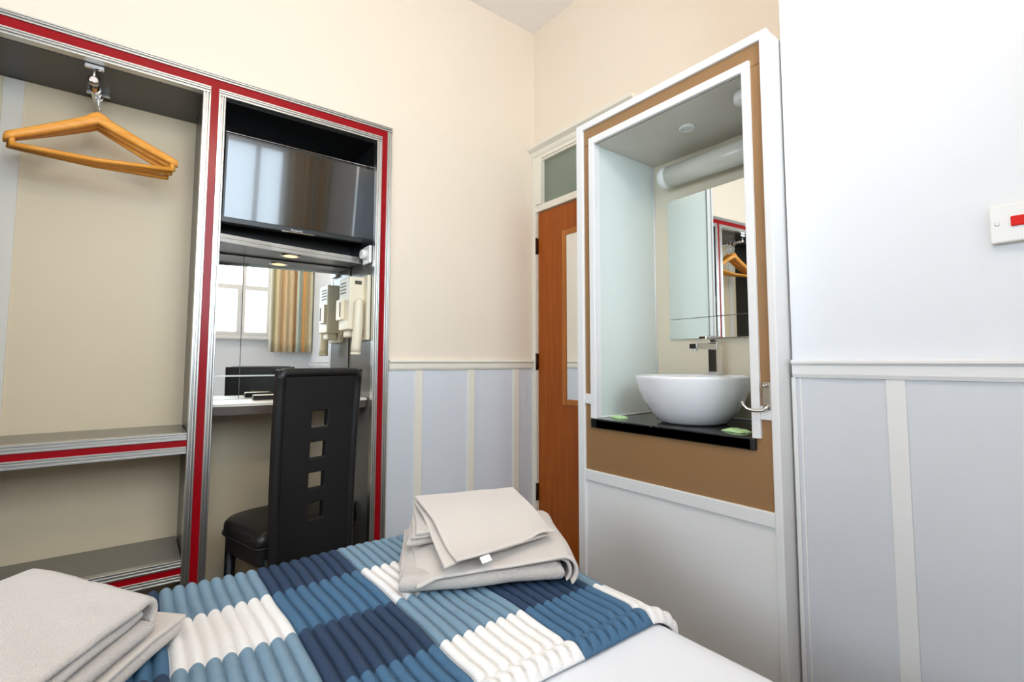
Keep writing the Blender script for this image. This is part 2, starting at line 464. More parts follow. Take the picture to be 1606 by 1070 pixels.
# pull-out hanging rail under the top panel
b = B()
bx(b, -.187, -.133, YA+.022, YA+.036, 2.134, 2.148, .002)
bx(b, -.195, -.125, 2.52, 2.534, 2.134, 2.148, .002)
tube(b, [(-.160, YA+.029, 2.140), (-.160, YA+.029, 2.112), (-.160, YA+.032, 2.100)], .0045, 10)
tube(b, [(-.160, 2.527, 2.140), (-.160, 2.527, 2.100)], .0045, 10)
tube(b, [(-.160, YA+.020, 2.092), (-.160, YA+.026, 2.092), (-.160, YA+.040, 2.092)], .013, 16, radii=[.010, .017, .017])
tube(b, [(-.160, YA+.036, 2.092), (-.160, 2.56, 2.092)], .0135, 16)
o = obj('hanging_rail', b, 'chrome', ward); o['label'] = 'chrome pull-out hanging rail'

# ---- three wooden hangers on the rail
HG = 'wooden hangers on the wardrobe rail'
def make_hanger(first, label):
    t = thing('coat_hanger', label, 'hanger', (-.150, 2.40, 2.092), 0, HG)
    b = B(); n = 26
    top = []; bot = []
    for i in range(n+1):
        u = -1 + 2*i/n; a = abs(u)
        zt = -.085 - .022*(a/.13)**2 if a < .13 else -.107 - .118*(a-.13)/.87
        zb = min(-.130 - .124*a, zt-.022)
        top.append((u*.238, zt)); bot.append((u*.238, zb))
    # lofted body, rounded along the thickness, wings sweep slightly forward
    rows = []
    for i in range(n+1):
        x, zt = top[i]; zb = bot[i][1]; a = abs(x)/.238
        ysw = -.022*a*a; hw = .012
        zc = (zt+zb)/2; hz = (zt-zb)/2
        ring = []
        for k in range(12):
            an = 2*PI*k/12
            cy = math.copysign(abs(math.cos(an))**.6, math.cos(an)); cz = math.copysign(abs(math.sin(an))**.6, math.sin(an))
            ring.append(b.verts.new((-.150+x, 2.40+ysw+hw*cy, 2.092+zc+hz*cz)))
        rows.append(ring)
    for i in range(n):
        for k in range(12):
            f = b.faces.new((rows[i][k], rows[i][(k+1) % 12], rows[i+1][(k+1) % 12], rows[i+1][k])); f.smooth = True
    b.faces.new(rows[0][::-1]); b.faces.new(rows[-1])
    obj('body', b, 'hanger', t)
    b = B(); tube(b, [(-.150-.226, 2.40-.020, 2.092-.264), (-.150, 2.40-.004, 2.092-.268), (-.150+.226, 2.40-.020, 2.092-.264)], .0085, 10)
    for s in (-1, 1): tube(b, [(-.150+s*.222, 2.40-.020, 2.092-.225), (-.150+s*.222, 2.40-.020, 2.092-.270)], .0085, 10)
    obj('trouser_bar', b, 'hanger', t)
    b = B()
    pts = [(-.150, 2.40, 2.092-.090), (-.150, 2.40, 2.092-.035)]
    for k in range(11):
        an = -PI/2 + (k/10)*1.35*PI
        pts.append((-.160 + .0160*math.cos(an), 2.40, 2.092 + .0160*math.sin(an)))
    tube(b, pts, .0021, 8)
    obj('hook', b, 'chrome', t)
    return t
def copy_tree(o, parent=None):
    c = o.copy(); COL.objects.link(c); ORG[c.name] = ORG.get(o.name, Vector())
    if parent is not None: c.parent = parent
    for ch in list(o.children): copy_tree(ch, c)
    return c
h1 = make_hanger(True, 'front wooden coat hanger on the chrome rail, nearest the opening')
h1.location = (-.150, 2.375, 2.092); h1.rotation_euler = (0, math.radians(-2.6), math.radians(0))
h2 = copy_tree(h1); h2.location = (-.150, 2.412, 2.092); h2.rotation_euler = (0, math.radians(-1.0), math.radians(-1.5)); h2['label'] = 'middle wooden coat hanger, mostly hidden behind the front one'
h3 = copy_tree(h1); h3.location = (-.148, 2.448, 2.092); h3.rotation_euler = (0, math.radians(1.6), math.radians(-2)); h3['label'] = 'rear wooden coat hanger on the rail, its bar showing lowest at right'

# ================================================================== DRESSING TABLE NICHE
desk = thing('dressing_table', 'pale dressing table top with dark edge fitted in the niche behind the black chair', 'dressing table', (.558, 2.45, .88))
def bow(y0, n=18):
    return [(OR0+.003 + (OR1-OR0-.006)*i/n, y0 - .02*math.sin(PI*i/n)) for i in range(n+1)]
b = B(); prism(b, bow(2.318) + [(OR1-.003, 2.598), (OR0+.003, 2.598)], 'xy', .900, .911, .002); obj('desktop', b, 'desk', desk)
b = B(); prism(b, bow(2.322) + [(OR1-.003, 2.598), (OR0+.003, 2.598)], 'xy', .866, .900, .003); obj('edging', b, 'deskedge', desk)

# mirror of four panes with thin joints
mir = thing('wall_mirror', 'frameless mirror behind the dressing table reflecting the window and curtain', 'mirror', (.558, 2.598, .912))
mz0, mz1, mj, xj = .912, 1.572, 1.016, .378
for (x0, x1, z0, z1) in ((OR0+.03, xj-.001, mj+.004, mz1), (xj+.001, OR1-.003, mj+.004, mz1), (OR0+.03, xj-.001, mz0, mj-.002), (xj+.001, OR1-.003, mz0, mj-.002)):
    b = B(); bx(b, x0, x1, 2.596, 2.601, z0, z1, .0006, 1); obj('mirror_pane', b, 'mirror', mir)
b = B(); bx(b, OR0+.03, OR1-.003, 2.5935, 2.5975, mj-.002, mj+.004); obj('joint_strip', b, 'silver', mir)
# aluminium edged shelf below the television with a lamp in its underside
tsh = thing('television_shelf', 'aluminium-edged shelf between the television and the mirror', 'shelf', (.558, 2.44, 1.578))
FE = [(OR0+.002, 2.296), (OR0+.20, 2.345), (OR0+.40, 2.382), (OR1-.003, 2.408)]     # angled, slightly bowed front edge
b = B(); prism(b, [(x, y+.010) for x, y in FE] + [(OR1-.003, 2.598), (OR0+.002, 2.598)], 'xy', 1.578, 1.598); obj('board', b, 'shelf', tsh)
b = B()
for z0, z1, d in ((1.568, 1.578, 0), (1.578, 1.584, .004), (1.584, 1.594, 0), (1.594, 1.600, .003)):
    prism(b, [(x, y+d) for x, y in FE] + [(x, y+.012) for x, y in FE[::-1]], 'xy', z0, z1)
obj('shelf_edge', b, 'silver', tsh)
dl = thing('downlight', 'small round lit lamp in the underside of the television shelf', 'lamp', (.550, 2.475, 1.578))
b = B(); lathe(b, [(.031, -.002), (.034, -.004), (.040, -.004), (.042, 0), (.042, .001), (.031, .001), (.031, -.002)], (.550, 2.475, 1.5775), 32, caps=False); obj('rim', b, 'chrome', dl)
b = B(); lathe(b, [(.0295, -.0035), (.0295, .0005)], (.550, 2.475, 1.5775), 32); obj('lens', b, 'lampglow', dl)

# television, tilted downwards
tv = thing('television', 'flat black wall-mounted television in the top of the niche', 'television', (.575, 2.44, 1.875))
tv.rotation_euler = (math.radians(5), 0, 0)
def tvbm(): return B()
TW, TH = .316, .196
b = B(); bx(b, .575-TW, .575+TW, 2.420, 2.455, 1.875-TH, 1.875+TH, .006); obj('housing', b, 'bplastic', tv)
b = B(); bx(b, .575-TW+.012, .575+TW-.012, 2.4175, 2.421, 1.875-TH+.026, 1.875+TH-.012, .001, 1); obj('screen', b, 'screen', tv)
b = B(); bx(b, .575+TW-.0025, .575+TW+.0015, 2.419, 2.45, 1.875-TH+.004, 1.875+TH-.004, .001, 1); obj('edge_strip', b, 'chrome', tv)
b = B(); bx(b, .575-TW+.003, .575+TW-.003, 2.419, 2.45, 1.875+TH-.0015, 1.875+TH+.0015, .001, 1)
obj('edge_strip', b, 'chrome', tv)
b = B(); bx(b, .575-.075, .575+.07, 2.4178, 2.4195, 1.875-TH+.002, 1.875-TH+.0045); obj('lower_strip', b, 'chrome', tv)
cu = bpy.data.curves.new('brand_lettering', 'FONT'); cu.body = 'Panasonic'; cu.size = .013; cu.align_x = 'CENTER'; cu.extrude = .0004
to = bpy.data.objects.new('brand_lettering', cu); COL.objects.link(to); to.data.materials.append(M['plastic'])
dg = None
bpy.context.view_layer.update()
me = bpy.data.meshes.new_from_object(to); bpy.data.objects.remove(to)
to = bpy.data.objects.new('brand_lettering', me); COL.objects.link(to); to.parent = tv
to.location = (-.01, 2.4172-2.44, -TH+.0085); to.rotation_euler = (PI/2, 0, 0)
b = B(); bx(b, .50, .65, 2.452, 2.601, 1.80, 1.95, .004); obj('wall_bracket', b, 'bplastic', tv)

# hair dryer on the right side of the niche
hd = thing('hair_dryer', 'cream wall-mounted hair dryer with shaver socket, right side of the niche', 'hair dryer', (OR1, 2.42, 1.30))
b = B()
x1 = OR1+.001
prism(b, [(2.305, 1.185), (2.500, 1.185), (2.500, 1.215), (2.515, 1.230), (2.515, 1.495), (2.500, 1.500), (2.305, 1.500)], 'yz', x1-.018, x1, .004); obj('back_plate', b, 'cplastic', hd)
b = B(); bx(b, x1-.088, x1-.016, 2.352, 2.500, 1.235, 1.492, .006); obj('housing', b, 'cplastic', hd)
b = B(); bx(b, x1-.104, x1-.086, 2.420, 2.496, 1.285, 1.385, .003); o = obj('shaver_socket', b, 'cplastic', hd)
b = B(); bx(b, x1-.1055, x1-.103, 2.428, 2.440, 1.300, 1.370); obj('socket_slot', b, 'grill', o)
b = B()
for k in range(4): bx(b, x1-.0895, x1-.087, 2.40, 2.48, 1.415+.016*k, 1.420+.016*k)
obj('grille', b, 'grill', hd)
b = B(); bx(b, x1-.062, x1-.03, 2.3495, 2.353, 1.455, 1.472); obj('grille', b, 'grill', hd)
b = B(); bx(b, x1-.075, x1-.025, 2.385, 2.47, 1.200, 1.236, .008); obj('lower_cover', b, 'cplastic', hd)
b = B()
tube(b, [(x1-.048, 2.335, 1.385), (x1-.048, 2.334, 1.365), (x1-.050, 2.334, 1.25), (x1-.054, 2.336, 1.15), (x1-.055, 2.337, 1.125)], .02, 20, radii=[.010, .021, .022, .0225, .0235])
tube(b, [(x1-.055, 2.337, 1.126), (x1-.055, 2.3375, 1.116)], .0245, 20)
bx(b, x1-.062, x1-.034, 2.335, 2.356, 1.25, 1.37, .004); obj('hand_piece', b, 'cplastic', hd)

dk = thing('switch_plate', 'small square white plate with round knob above the hair dryer', 'switch', (OR1, 2.342, 1.60))
b = B(); bx(b, OR1-.014, OR1-.001, 2.300, 2.386, 1.557, 1.643, .003); obj('plate', b, 'plastic', dk)
b = B(); lathe(b, [(.024, 0), (.0235, -.022), (.020, -.026)], (OR1-.014, 2.342, 1.602), 28, axis='x'); obj('knob', b, 'plastic', dk)

rc = thing('remote_control', 'small black remote control lying on the dressing table left of the chair', 'remote control', (.465, 2.50, .911))
b = B(); bx(b, .418, .530, 2.470, 2.515, .9115, .934, .004); obj('case', b, 'bplastic', rc)
b = B(); bx(b, .420, .528, 2.4685, 2.4715, .9315, .9345, .001, 1); obj('top_strip', b, 'silver', rc)

bn = thing('waste_bin', 'black plastic waste bin on the floor under the dressing table', 'bin', (.775, 2.42, 0))
b = B(); lathe(b, [(.060, .0), (.066, .004), (.082, .40), (.086, .405), (.086, .412), (.079, .412), (.075, .38), (.060, .01)], (.775, 2.42, 0), 40); obj('body', b, 'binm', bn)
b = B(); lathe(b, [(.0875, .385), (.090, .36), (.0885, .33), (.0890, .33), (.0905, .36), (.0880, .386), (.0878, .414), (.079, .415), (.078, .40), (.0785, .40)], (.775, 2.42, 0), 40, caps=False)
for v in b.verts: v.co += noise.noise_vector(v.co*30)*.003
obj('bin_liner', b, 'binm', bn)

# ================================================================== CHAIR
CX, CY, CA = .564, 2.035, math.radians(15)
ch = thing('dining_chair', 'black leather high-back chair with four square cut-outs, drawn up to the dressing table', 'chair', (CX, CY, 0), CA)
def local_obj(name, bm, m, parent): return obj(name, bm, m, parent, off=False)
def backw(z): return .166 + .010*(z-.3)/.75
def backy(z): return -.030*((z-.45)/.6)**2 if z > .45 else 0.0
xs = [-1, -.84, -.5, -.186, .186, .5, .84, 1]
zs = [.14, .30, .42, .480, .542, .597, .657, .712, .774, .832, .894, .95, 1.012, 1.052]
b = B(); V = {}
for j, z in enumerate(zs):
    for i, x in enumerate(xs):
        V[i, j] = b.verts.new((x*backw(z), backy(z), z))
holes = {3, 5, 7, 9}
for j in range(len(zs)-1):
    for i in range(len(xs)-1):
        if i == 3 and j in holes: continue
        b.faces.new((V[i, j], V[i+1, j], V[i+1, j+1], V[i, j+1]))
back = local_obj('backrest', b, 'leather', ch)
md = back.modifiers.new('s', 'SOLIDIFY'); md.thickness = .028; md.offset = 0
md = back.modifiers.new('b', 'BEVEL'); md.width = .004; md.segments = 2; md.limit_method = 'ANGLE'
# padded border round the back
b = B(); pts = []
for z in lin(.30, 1.02, 16): pts.append((-backw(z)+.016, backy(z)-.008, z))
for a in lin(PI, PI/2, 6): pts.append((-backw(1.03)+.034+.018*math.cos(a), backy(1.03)-.008, 1.022+.018*math.sin(a)))
for x in lin(-.10, .10, 6): pts.append((x, backy(1.04)-.008, 1.041))
for a in lin(PI/2, 0, 6): pts.append((backw(1.03)-.034+.018*math.cos(a), backy(1.03)-.008, 1.022+.018*math.sin(a)))
for z in lin(1.02, .30, 16): pts.append((backw(z)-.016, backy(z)-.008, z))
tube(b, pts, .0165, 14); local_obj('padded_border', b, 'leather', ch)
# seat
def rounded(hx, y0, y1, r, n=7):
    P = []
    for cx, cy, a0 in ((hx-r, y1-r, 0), (-hx+r, y1-r, PI/2), (-hx+.02, y0+.02, PI), (hx-.02, y0+.02, 1.5*PI)):
        rr = r if cy > (y0+y1)/2 else .02
        for k in range(n): a = a0 + PI/2*k/(n-1); P.append((cx+rr*math.cos(a), cy+rr*math.sin(a)))
    return P
b = B(); P = rounded(.195, .018, .40, .12)
layers = [(.407, .985), (.414, 1.0), (.434, 1.0), (.448, .985), (.458, .94), (.464, .85), (.466, .6), (.467, .2)]
rings = []
for z, s in layers:
    rings.append([b.verts.new((x*s, .21+(y-.21)*s, z)) for x, y in P])
for i in range(len(rings)-1):
    n = len(P)
    for k in range(n):
        f = b.faces.new((rings[i][k], rings[i][(k+1) % n], rings[i+1][(k+1) % n], rings[i+1][k])); f.smooth = True
b.faces.new(rings[0][::-1]); b.faces.new(rings[-1]); seat = local_obj('seat', b, 'leather', ch)
b = B(); pts = [(x*1.003, .21+(y-.21)*1.003, .4105) for x, y in P]; tube(b, pts+[pts[0]], .0045, 8, cap=False)
local_obj('seat_piping', b, 'leather', seat)
b = B(); P2 = rounded(.19, .02, .375, .10); prism(b, P2, 'xy', .347, .407, .003); local_obj('apron', b, 'leather', ch)
for sx in (-1, 1):
    for y, top in ((.02, .37), (.335, .37)):
        b = B(); tube(b, [(sx*.158, y, 0), (sx*.150, y, top)], .02, 12, radii=[.016, .021]); local_obj('leg', b, 'leather', ch)

# ================================================================== WASHSTAND
vs = thing('washstand', 'white and brown washstand unit with lit recess, standing between the door and the white wall', 'washstand', (1.65, 1.07, 0))
VY0, VY1, VT = .662, 1.472, 2.084
RY0, RY1, RZ0, RZ1 = .735, 1.384, .857, 1.982     # recess
b = B()
bx(b, XF, XB-.002, VY1-.02, VY1, 0, VT, .002); o = obj('side_panel', b, 'trimw', vs)
b = B()
bx(b, XF+.01, XB-.002, VY0, VY0+.018, 0, VT-.001, .002); obj('side_panel', b, 'trimw', vs)
b = B(); bx(b, XF+.01, XB-.002, VY0+.018, VY1-.02, VT-.04, VT-.001); obj('top_panel', b, 'trimw', vs)
b = B()
bx(b, XF-.010, XF+.012, VY1-.035, VY1+.002, 0, VT, .003)                  # left stile
bx(b, XF-.010, XF+.012, VY0-.002, .6835, 0, VT, .003)                     # right stile
bx(b, XF-.010, XF+.012, .6835, VY1-.035, 2.056, VT, .003)                 # top rail
obj('outer_frame', b, 'trimw', vs)
b = B(); bx(b, XF-.008, XF+.012, .6835, VY1-.035, .608, .651, .003); o = obj('lower_rail', b, 'trimw', vs)
for y0, y1, d in ((1.402, VY1-.035, 0), (.6835, .716, 0)):
    b = B(); bx(b, XF-.008, XF+.012, y0, y1, .912, .952, .002); obj('short_rail', b, 'trimw', vs)
b = B()   # brown facing: bottom piece, sides and head separated by fine joints
bx(b, XF, XF+.012, .6835, VY1-.035, .651, RZ0-.004)
bx(b, XF, XF+.012, RY1, VY1-.035, RZ0-.004, 1.9875); bx(b, XF, XF+.012, .6835, RY0, RZ0-.004, 1.9875)
bx(b, XF, XF+.012, .6835, VY1-.035, 1.989, 2.056)
o = obj('brown_facing', b, 'brown', vs)
b = B(); bx(b, XF+.001, XF+.010, .6835, VY1-.035, 0, .609); o = obj('lower_panel', b, 'vgrey', vs)
b = B()
bx(b, XF-.010, XF+.004, 1.374, 1.402, RZ0-.001, 2.009, .002); bx(b, XF-.010, XF+.004, .716, .742, RZ0-.001, 2.009, .002)
bx(b, XF-.010, XF+.004, .742, 1.374, 1.980, 2.009, .002)
bx(b, XF-.004, XF+.03, RY1-.006, RY1+.004, RZ0, RZ1); 
obj('opening_trim', b, 'trimw', vs)
b = B(); bx(b, XF+.012, XB-.003, RY1, RY1+.01, RZ0-.03, RZ1+.004); o = obj('left_lining', b, 'liner', vs)
b = B(); bx(b, XF+.012, XB-.003, RY0-.01, RY0, RZ0-.03, RZ1+.004); o = obj('right_lining', b, 'liner', vs)
b = B(); bx(b, XF+.012, XB-.003, RY0, RY1, RZ1, RZ1+.012); o = obj('recess_ceiling', b, 'vceil', vs)
b = B(); bx(b, XB-.012, XB-.003, RY0-.01, RY1+.01, RZ0-.03, RZ1+.004); o = obj('back_lining', b, 'vback', vs)
b = B(); tube(b, [(XB-.014, RY1-.002, RZ0), (XB-.014, RY1-.002, RZ1)], .004, 8); tube(b, [(XB-.014, RY0, RZ0+.003), (XB-.014, RY1, RZ0+.003)], .004, 8); tube(b, [(XF+.02, RY1-.001, RZ0+.002), (XB-.014, RY1-.001, RZ0+.002)], .003, 8); obj('sealant', b, 'trimw', vs)
b = B(); lathe(b, [(.030, 0), (.030, -.006), (.026, -.010), (.022, -.010), (.020, -.004), (.012, -.004)], (1.625, 1.055, RZ1), 28); o = obj('recess_spot', b, 'plastic', vs); o['label'] = 'small round unlit spot fitting in the recess ceiling'

ct = tag(obj('worktop', (lambda b: (bx(b, XF-.013, XB-.013, .7425, RY1-.012, .820, .8565, .004), bx(b, XF-.013, XF+.0, .731, 1.3995, .820, .8555, .004), b)[2])(B()), 'granite'),
         'black sparkly worktop slab in the washstand recess under the basin', 'worktop')

# basin
BX, BY, BZ = 1.632, 1.063, .8565
bs = thing('wash_basin', 'round white ceramic bowl basin sitting on the black worktop', 'basin', (BX, BY, BZ))
b = B()
prof = [(.085, 0), (.112, .002), (.128, .010), (.158, .045), (.182, .085), (.198, .125), (.206, .160), (.2075, .168), (.206, .173), (.202, .174), (.198, .171),
        (.190, .140), (.172, .100), (.146, .066), (.100, .042), (.050, .032), (.022, .030)]
lathe(b, prof, (BX, BY, BZ), 72)
obj('bowl', b, 'ceramic', bs)
b = B(); bx(b, BX+.105, BX+.186, BY-.045, BY+.045, BZ+.145, BZ+.173, .010, 3); o = obj('tap_ledge', b, 'ceramic', bs)
b = B(); lathe(b, [(.023, .0305), (.023, .034), (.018, .036), (.006, .036)], (BX, BY, BZ), 28); obj('waste', b, 'chrome', bs)
TX, TY, TZ = 1.768, 1.048, BZ+.1735
tp = thing('basin_tap', 'square chrome mixer tap rising from the back rim of the basin', 'tap', (TX, TY, TZ))
b = B(); bx(b, TX-.020, TX+.020, TY-.020, TY+.020, TZ, TZ+.012, .002); bx(b, TX-.019, TX+.019, TY-.019, TY+.019, TZ+.010, TZ+.128, .0025); obj('body', b, 'chrome', tp)
b = B(); bx(b, TX-.150, TX-.018, TY-.016, TY+.016, TZ+.098, TZ+.121, .0025); o = obj('spout', b, 'chrome', tp)
b = B(); lathe(b, [(.010, 0), (.010, -.007), (.006, -.007)], (TX-.135, TY, TZ+.098), 20); obj('aerator', b, 'chrome', o)
b = B(); bx(b, TX-.012, TX+.012, TY-.012, TY+.012, TZ+.128, TZ+.136); bx(b, TX-.085, TX+.018, TY-.016, TY+.016, TZ+.136, TZ+.150, .0025); obj('lever', b, 'chrome', tp)

# recess mirror, two panes
vm = thing('recess_mirror', 'frameless mirror on the back of the washstand recess above the basin', 'mirror', (XB-.015, 1.05, 1.178))
for z0, z1 in ((1.2665, 1.797), (1.178, 1.2645)):
    b = B(); bx(b, XB-.0175, XB-.013, .80, 1.307, z0, z1, .0008, 1)
    bmesh.ops.rotate(b, verts=b.verts[:], cent=(XB-.013, 1.307, 0), matrix=Matrix.Rotation(math.radians(-3.3), 3, 'Z')); obj('mirror_pane', b, 'mirror', vm)
b = B(); bx(b, XB-.034, XB-.0125, .83, .86, 1.20, 1.78); obj('packing_strip', b, 'plastic', vm)
# tube lamp above the mirror
tl = thing('strip_light', 'white tubular strip light across the recess above the mirror', 'lamp', (XB-.06, 1.03, 1.89))
b = B(); bx(b, XB-.030, XB-.0125, .765, 1.296, 1.862, 1.918, .004); obj('base_plate', b, 'plastic', tl)
b = B(); tube(b, [(XB-.065, .79, 1.888), (XB-.065, 1.262, 1.888)], .046, 32); obj('diffuser', b, 'opal', tl)
for y, s in ((1.262, 1), (.79, -1)):
    b = B(); tube(b, [(XB-.065, y-.002*s, 1.888), (XB-.065, y+.022*s, 1.888), (XB-.065, y+.034*s, 1.888), (XB-.065, y+.040*s, 1.888)], .048, 32, radii=[.048, .048, .043, .030]); obj('end_cap', b, 'plastic', tl)
# pull switch
ps = thing('pull_switch', 'round white pull-cord switch on the recess ceiling, at its right end', 'switch', (1.56, .795, RZ1))
b = B(); lathe(b, [(.033, 0), (.033, -.026), (.029, -.034), (.012, -.037), (.005, -.040)], (1.56, .795, RZ1-.0005), 32); obj('housing', b, 'plastic', ps)
b = B(); tube(b, [(1.56, .786, RZ1-.036), (1.56, .786, RZ1-.155)], .0012, 6); o = obj('cord', b, 'plastic', ps)
b = B(); lathe(b, [(.003, 0), (.005, -.006), (.006, -.022), (.003, -.026)], (1.56, .786, RZ1-.150), 16); obj('pull', b, 'plastic', o)

# soap sachets
def sachet(name, c, rz, label, sx, sy):
    b = B()
    def fn(u, v):
        h = .009*max(0, (1-abs(u)**3)*(1-abs(v)**3))**.7 + .0008 + .0016*noise.noise(Vector((u*2.2+c[0]*9, v*2.2, 3)))
        return Vector((u*sx, v*sy, h))
    grid(b, fn, lin(-1, 1, 17), lin(-1, 1, 13))
    r = bmesh.ops.extrude_face_region(b, geom=b.faces[:])
    for v in [g for g in r['geom'] if isinstance(g, bmesh.types.BMVert)]: v.co.z = .0003
    o = obj(name, b, 'green'); o.location = c; o.rotation_euler = (0, 0, rz)
    return tag(o, label, 'soap sachet')
sachet('soap_sachet', (1.535, 1.335, .8568), math.radians(70), 'green soap sachet on the left of the black worktop beside the lining', .036, .024)
sachet('soap_sachet', (1.532, .840, .8568), math.radians(75), 'green soap sachet on the black worktop at the right of the basin', .040, .028)

# robe hook on the right stile
hk = thing('robe_hook', 'chrome robe hook screwed to the brown strip at the right of the basin', 'hook', (XF, .690, .98))
b = B(); bx(b, XF-.013, XF-.0085, .682, .706, .942, 1.022, .002); bx(b, XF-.0095, XF+.001, .6845, .704, .953, 1.02)
obj('plate', b, 'nickel', hk)
b = B()
tube(b, [(XF-.012, .694, 1.012), (XF-.026, .694, 1.013), (XF-.032, .694, 1.008)], .0042, 10); obj('upper_peg', b, 'nickel', hk)
b = B(); tube(b, [(XF-.0125, .694, .956), (XF-.020, .691, .949), (XF-.026, .700, .941), (XF-.030, .722, .939), (XF-.034, .742, .943), (XF-.036, .752, .954), (XF-.036, .755, .965)], .0048, 12)
obj('hook_arm', b, 'nickel', hk)

# cooker-type switch on the white wall
sw = thing('isolator_switch', 'white double switch plate with red rocker on the white wall', 'switch', (XC, .135, 1.388))
b = B(); bx(b, XC-.014, XC-.0005, .062, .208, 1.346, 1.430, .002); obj('back_box', b, 'cplastic', sw)
b = B(); bx(b, XC-.020, XC-.012, .060, .2085, 1.3455, 1.4305, .003); obj('face_plate', b, 'plastic', sw)
b = B(); bx(b, XC-.025, XC-.019, .098, .173, 1.379, 1.401, .002); obj('rocker', b, 'switchred', sw)
for y in (.195, .074):
    b = B(); lathe(b, [(.0042, 0), (.0038, -.001), (.0015, -.0012)], (XC-.020, y, 1.388), 16, axis='x'); bx(b, XC-.0214, XC-.0208, y-.003, y+.003, 1.3876, 1.3884); obj('screw', b, 'silver', sw)

# ================================================================== BED
BX0, BX1, BY0, BY1, BT = -.62, .925, -.55, 1.452, .548
bed = thing('bed', 'double bed made up with plain white linen', 'bed', (.15, .45, 0))
b = B(); bx(b, BX0+.04, BX1-.06, BY0+.01, BY1-.06, .04, .30, .02); obj('divan_base', b, 'divan', bed)
b = B(); bx(b, BX0+.03, BX1-.05, BY0, BY1-.05, .30, .52, .05, 4); obj('mattress', b, 'sheet', bed)
RR = .085
def fall(u, a, b0, RR=RR):
    """walk along arc-length u over an edge at b0 (upper) or a (lower): returns position, drop"""
    if u > b0-RR:
        s = u-(b0-RR); q = RR*PI/2
        if s < q: return b0-RR+RR*math.sin(s/RR), RR*(1-math.cos(s/RR))
        return b0, RR+(s-q)
    if u < a+RR:
        s = (a+RR)-u; q = RR*PI/2
        if s < q: return a+RR-RR*math.sin(s/RR), RR*(1-math.cos(s/RR))
        return a, RR+(s-q)
    return u, 0.0
def bedsurf(u, v, lift=0.0):
    x, dx = fall(u, BX0, BX1); y, dy = fall(v, BY0-.3, BY1, .055)
    d = dx+dy if max(dx, dy) < RR else max(dx, dy) + .35*min(dx, dy)
    n = noise.noise(Vector((x*2.3, y*2.3, 1.7)))*.008 + noise.noise(Vector((x*6, y*5, .3)))*.003
    ex = 1 if dx > .0 else 0
    px = x + (lift + .004*noise.noise(Vector((y*9, d*4, 2))) if dx > RR*.4 else lift*dx/RR if dx > 0 else 0)
    if u < BX0+RR: px = x - (lift if dx > RR*.4 else 0)
    py = y + (lift*min(1, dy/(RR*.4)) + .004*noise.noise(Vector((x*9, d*4, 5)))*min(1, dy/RR))
    if u >= BX0+RR: px = x + lift*min(1, dx/(RR*.4)) + .006*noise.noise(Vector((y*7, d*3, 2)))*min(1, dx/RR)
    return Vector((px, py, BT - d + n*(1-min(1, d/RR)) + lift*(1-min(1, d/RR))))
b = B()
grid(b, lambda u, v: bedsurf(u, v), lin(BX0-.28, BX1+.30, 90), lin(BY0+.01, BY1+.28, 100))
du = obj('bed_sheet', b, 'sheet', bed)
md = du.modifiers.new('s', 'SOLIDIFY'); md.thickness = .016; md.offset = -1
# soft fold lying across the sheet at the right edge
# ribbed bed runner
run = None
PX, PY = .1955, .1990
X0, Y0 = .0655, 1.2270           # a corner of the check pattern
pitch = PX/8
def relief(u, v):
    t = (u-X0)/pitch; t -= math.floor(t)
    return abs(math.sin(PI*t))**.62
RV0 = .652
def run_pt(u, v, under=False):
    e = max(0, 1-(v-RV0)/.022); hem = math.exp(-((v-RV0-.020)/.016)**2) - .8*math.exp(-((v-RV0-.048)/.008)**2)
    amp = .0125 + .003*hem
    base = .007 + .003*hem
    rnd = math.sqrt(max(0, 1-e*e))
    wob = .0022*math.sin(v*30 + 2.5*noise.noise(Vector((u*3, v*2, 4)))) * (1 if .70 < v < 1.42 else .3)
    wob += .006*noise.noise(Vector((u*5, v*7, 8.1)))
    uu = u + .0022*math.sin(v*13+u*3) + .0022*noise.noise(Vector((u*5, v*6, 1)))
    lift = .0055 + (base + amp*relief(u, v) + wob*.6)*rnd
    return bedsurf(uu, v, max(.004, lift))
us = []
k0 = int(round((-.62-X0)/pitch)); k1 = int(round((1.11-X0)/pitch))
NS = 14
for k in range(k0*NS, k1*NS+1): us.append(X0 + k*pitch/NS)
vsl = []
vb = [RV0, RV0+.006, RV0+.012]
rows = [Y0-3*PY+.02] 
cuts = [RV0, Y0-2*PY, Y0-PY, Y0, Y0+PY, 1.62]
for a, c in zip(cuts[:-1], cuts[1:]):
    n = max(2, int((c-a)/.010)); vsl += [a + (c-a)*i/n for i in range(n)]
vsl.append(cuts[-1])
vsl = [RV0+q*.001 for q in (0, .4, 1, 2, 3.5, 5.5, 8, 11, 14.5, 18, 22, 26, 30, 34, 38, 42, 46, 50, 54, 58, 62, 67)] + [v for v in vsl if v > RV0+.070]
def check(u, v):
    i = math.floor((u-X0)/PX); j = math.floor((v-Y0)/PY)     # j=0: far row
    if i % 2 == 0: return 0 if j % 2 == 0 else 3              # light / white columns
    return 2 if j % 2 == 0 else 1                             # navy / denim columns
b = B(); grid(b, run_pt, us, vsl, True, check)
run = obj('bed_runner', b, ['r_light', 'r_mid', 'r_dark', 'r_white'])
md = run.modifiers.new('s', 'SOLIDIFY'); md.thickness = .006; md.offset = -1
tag(run, 'ribbed blue, navy and cream check throw lying across the foot of the white bed', 'bed throw')

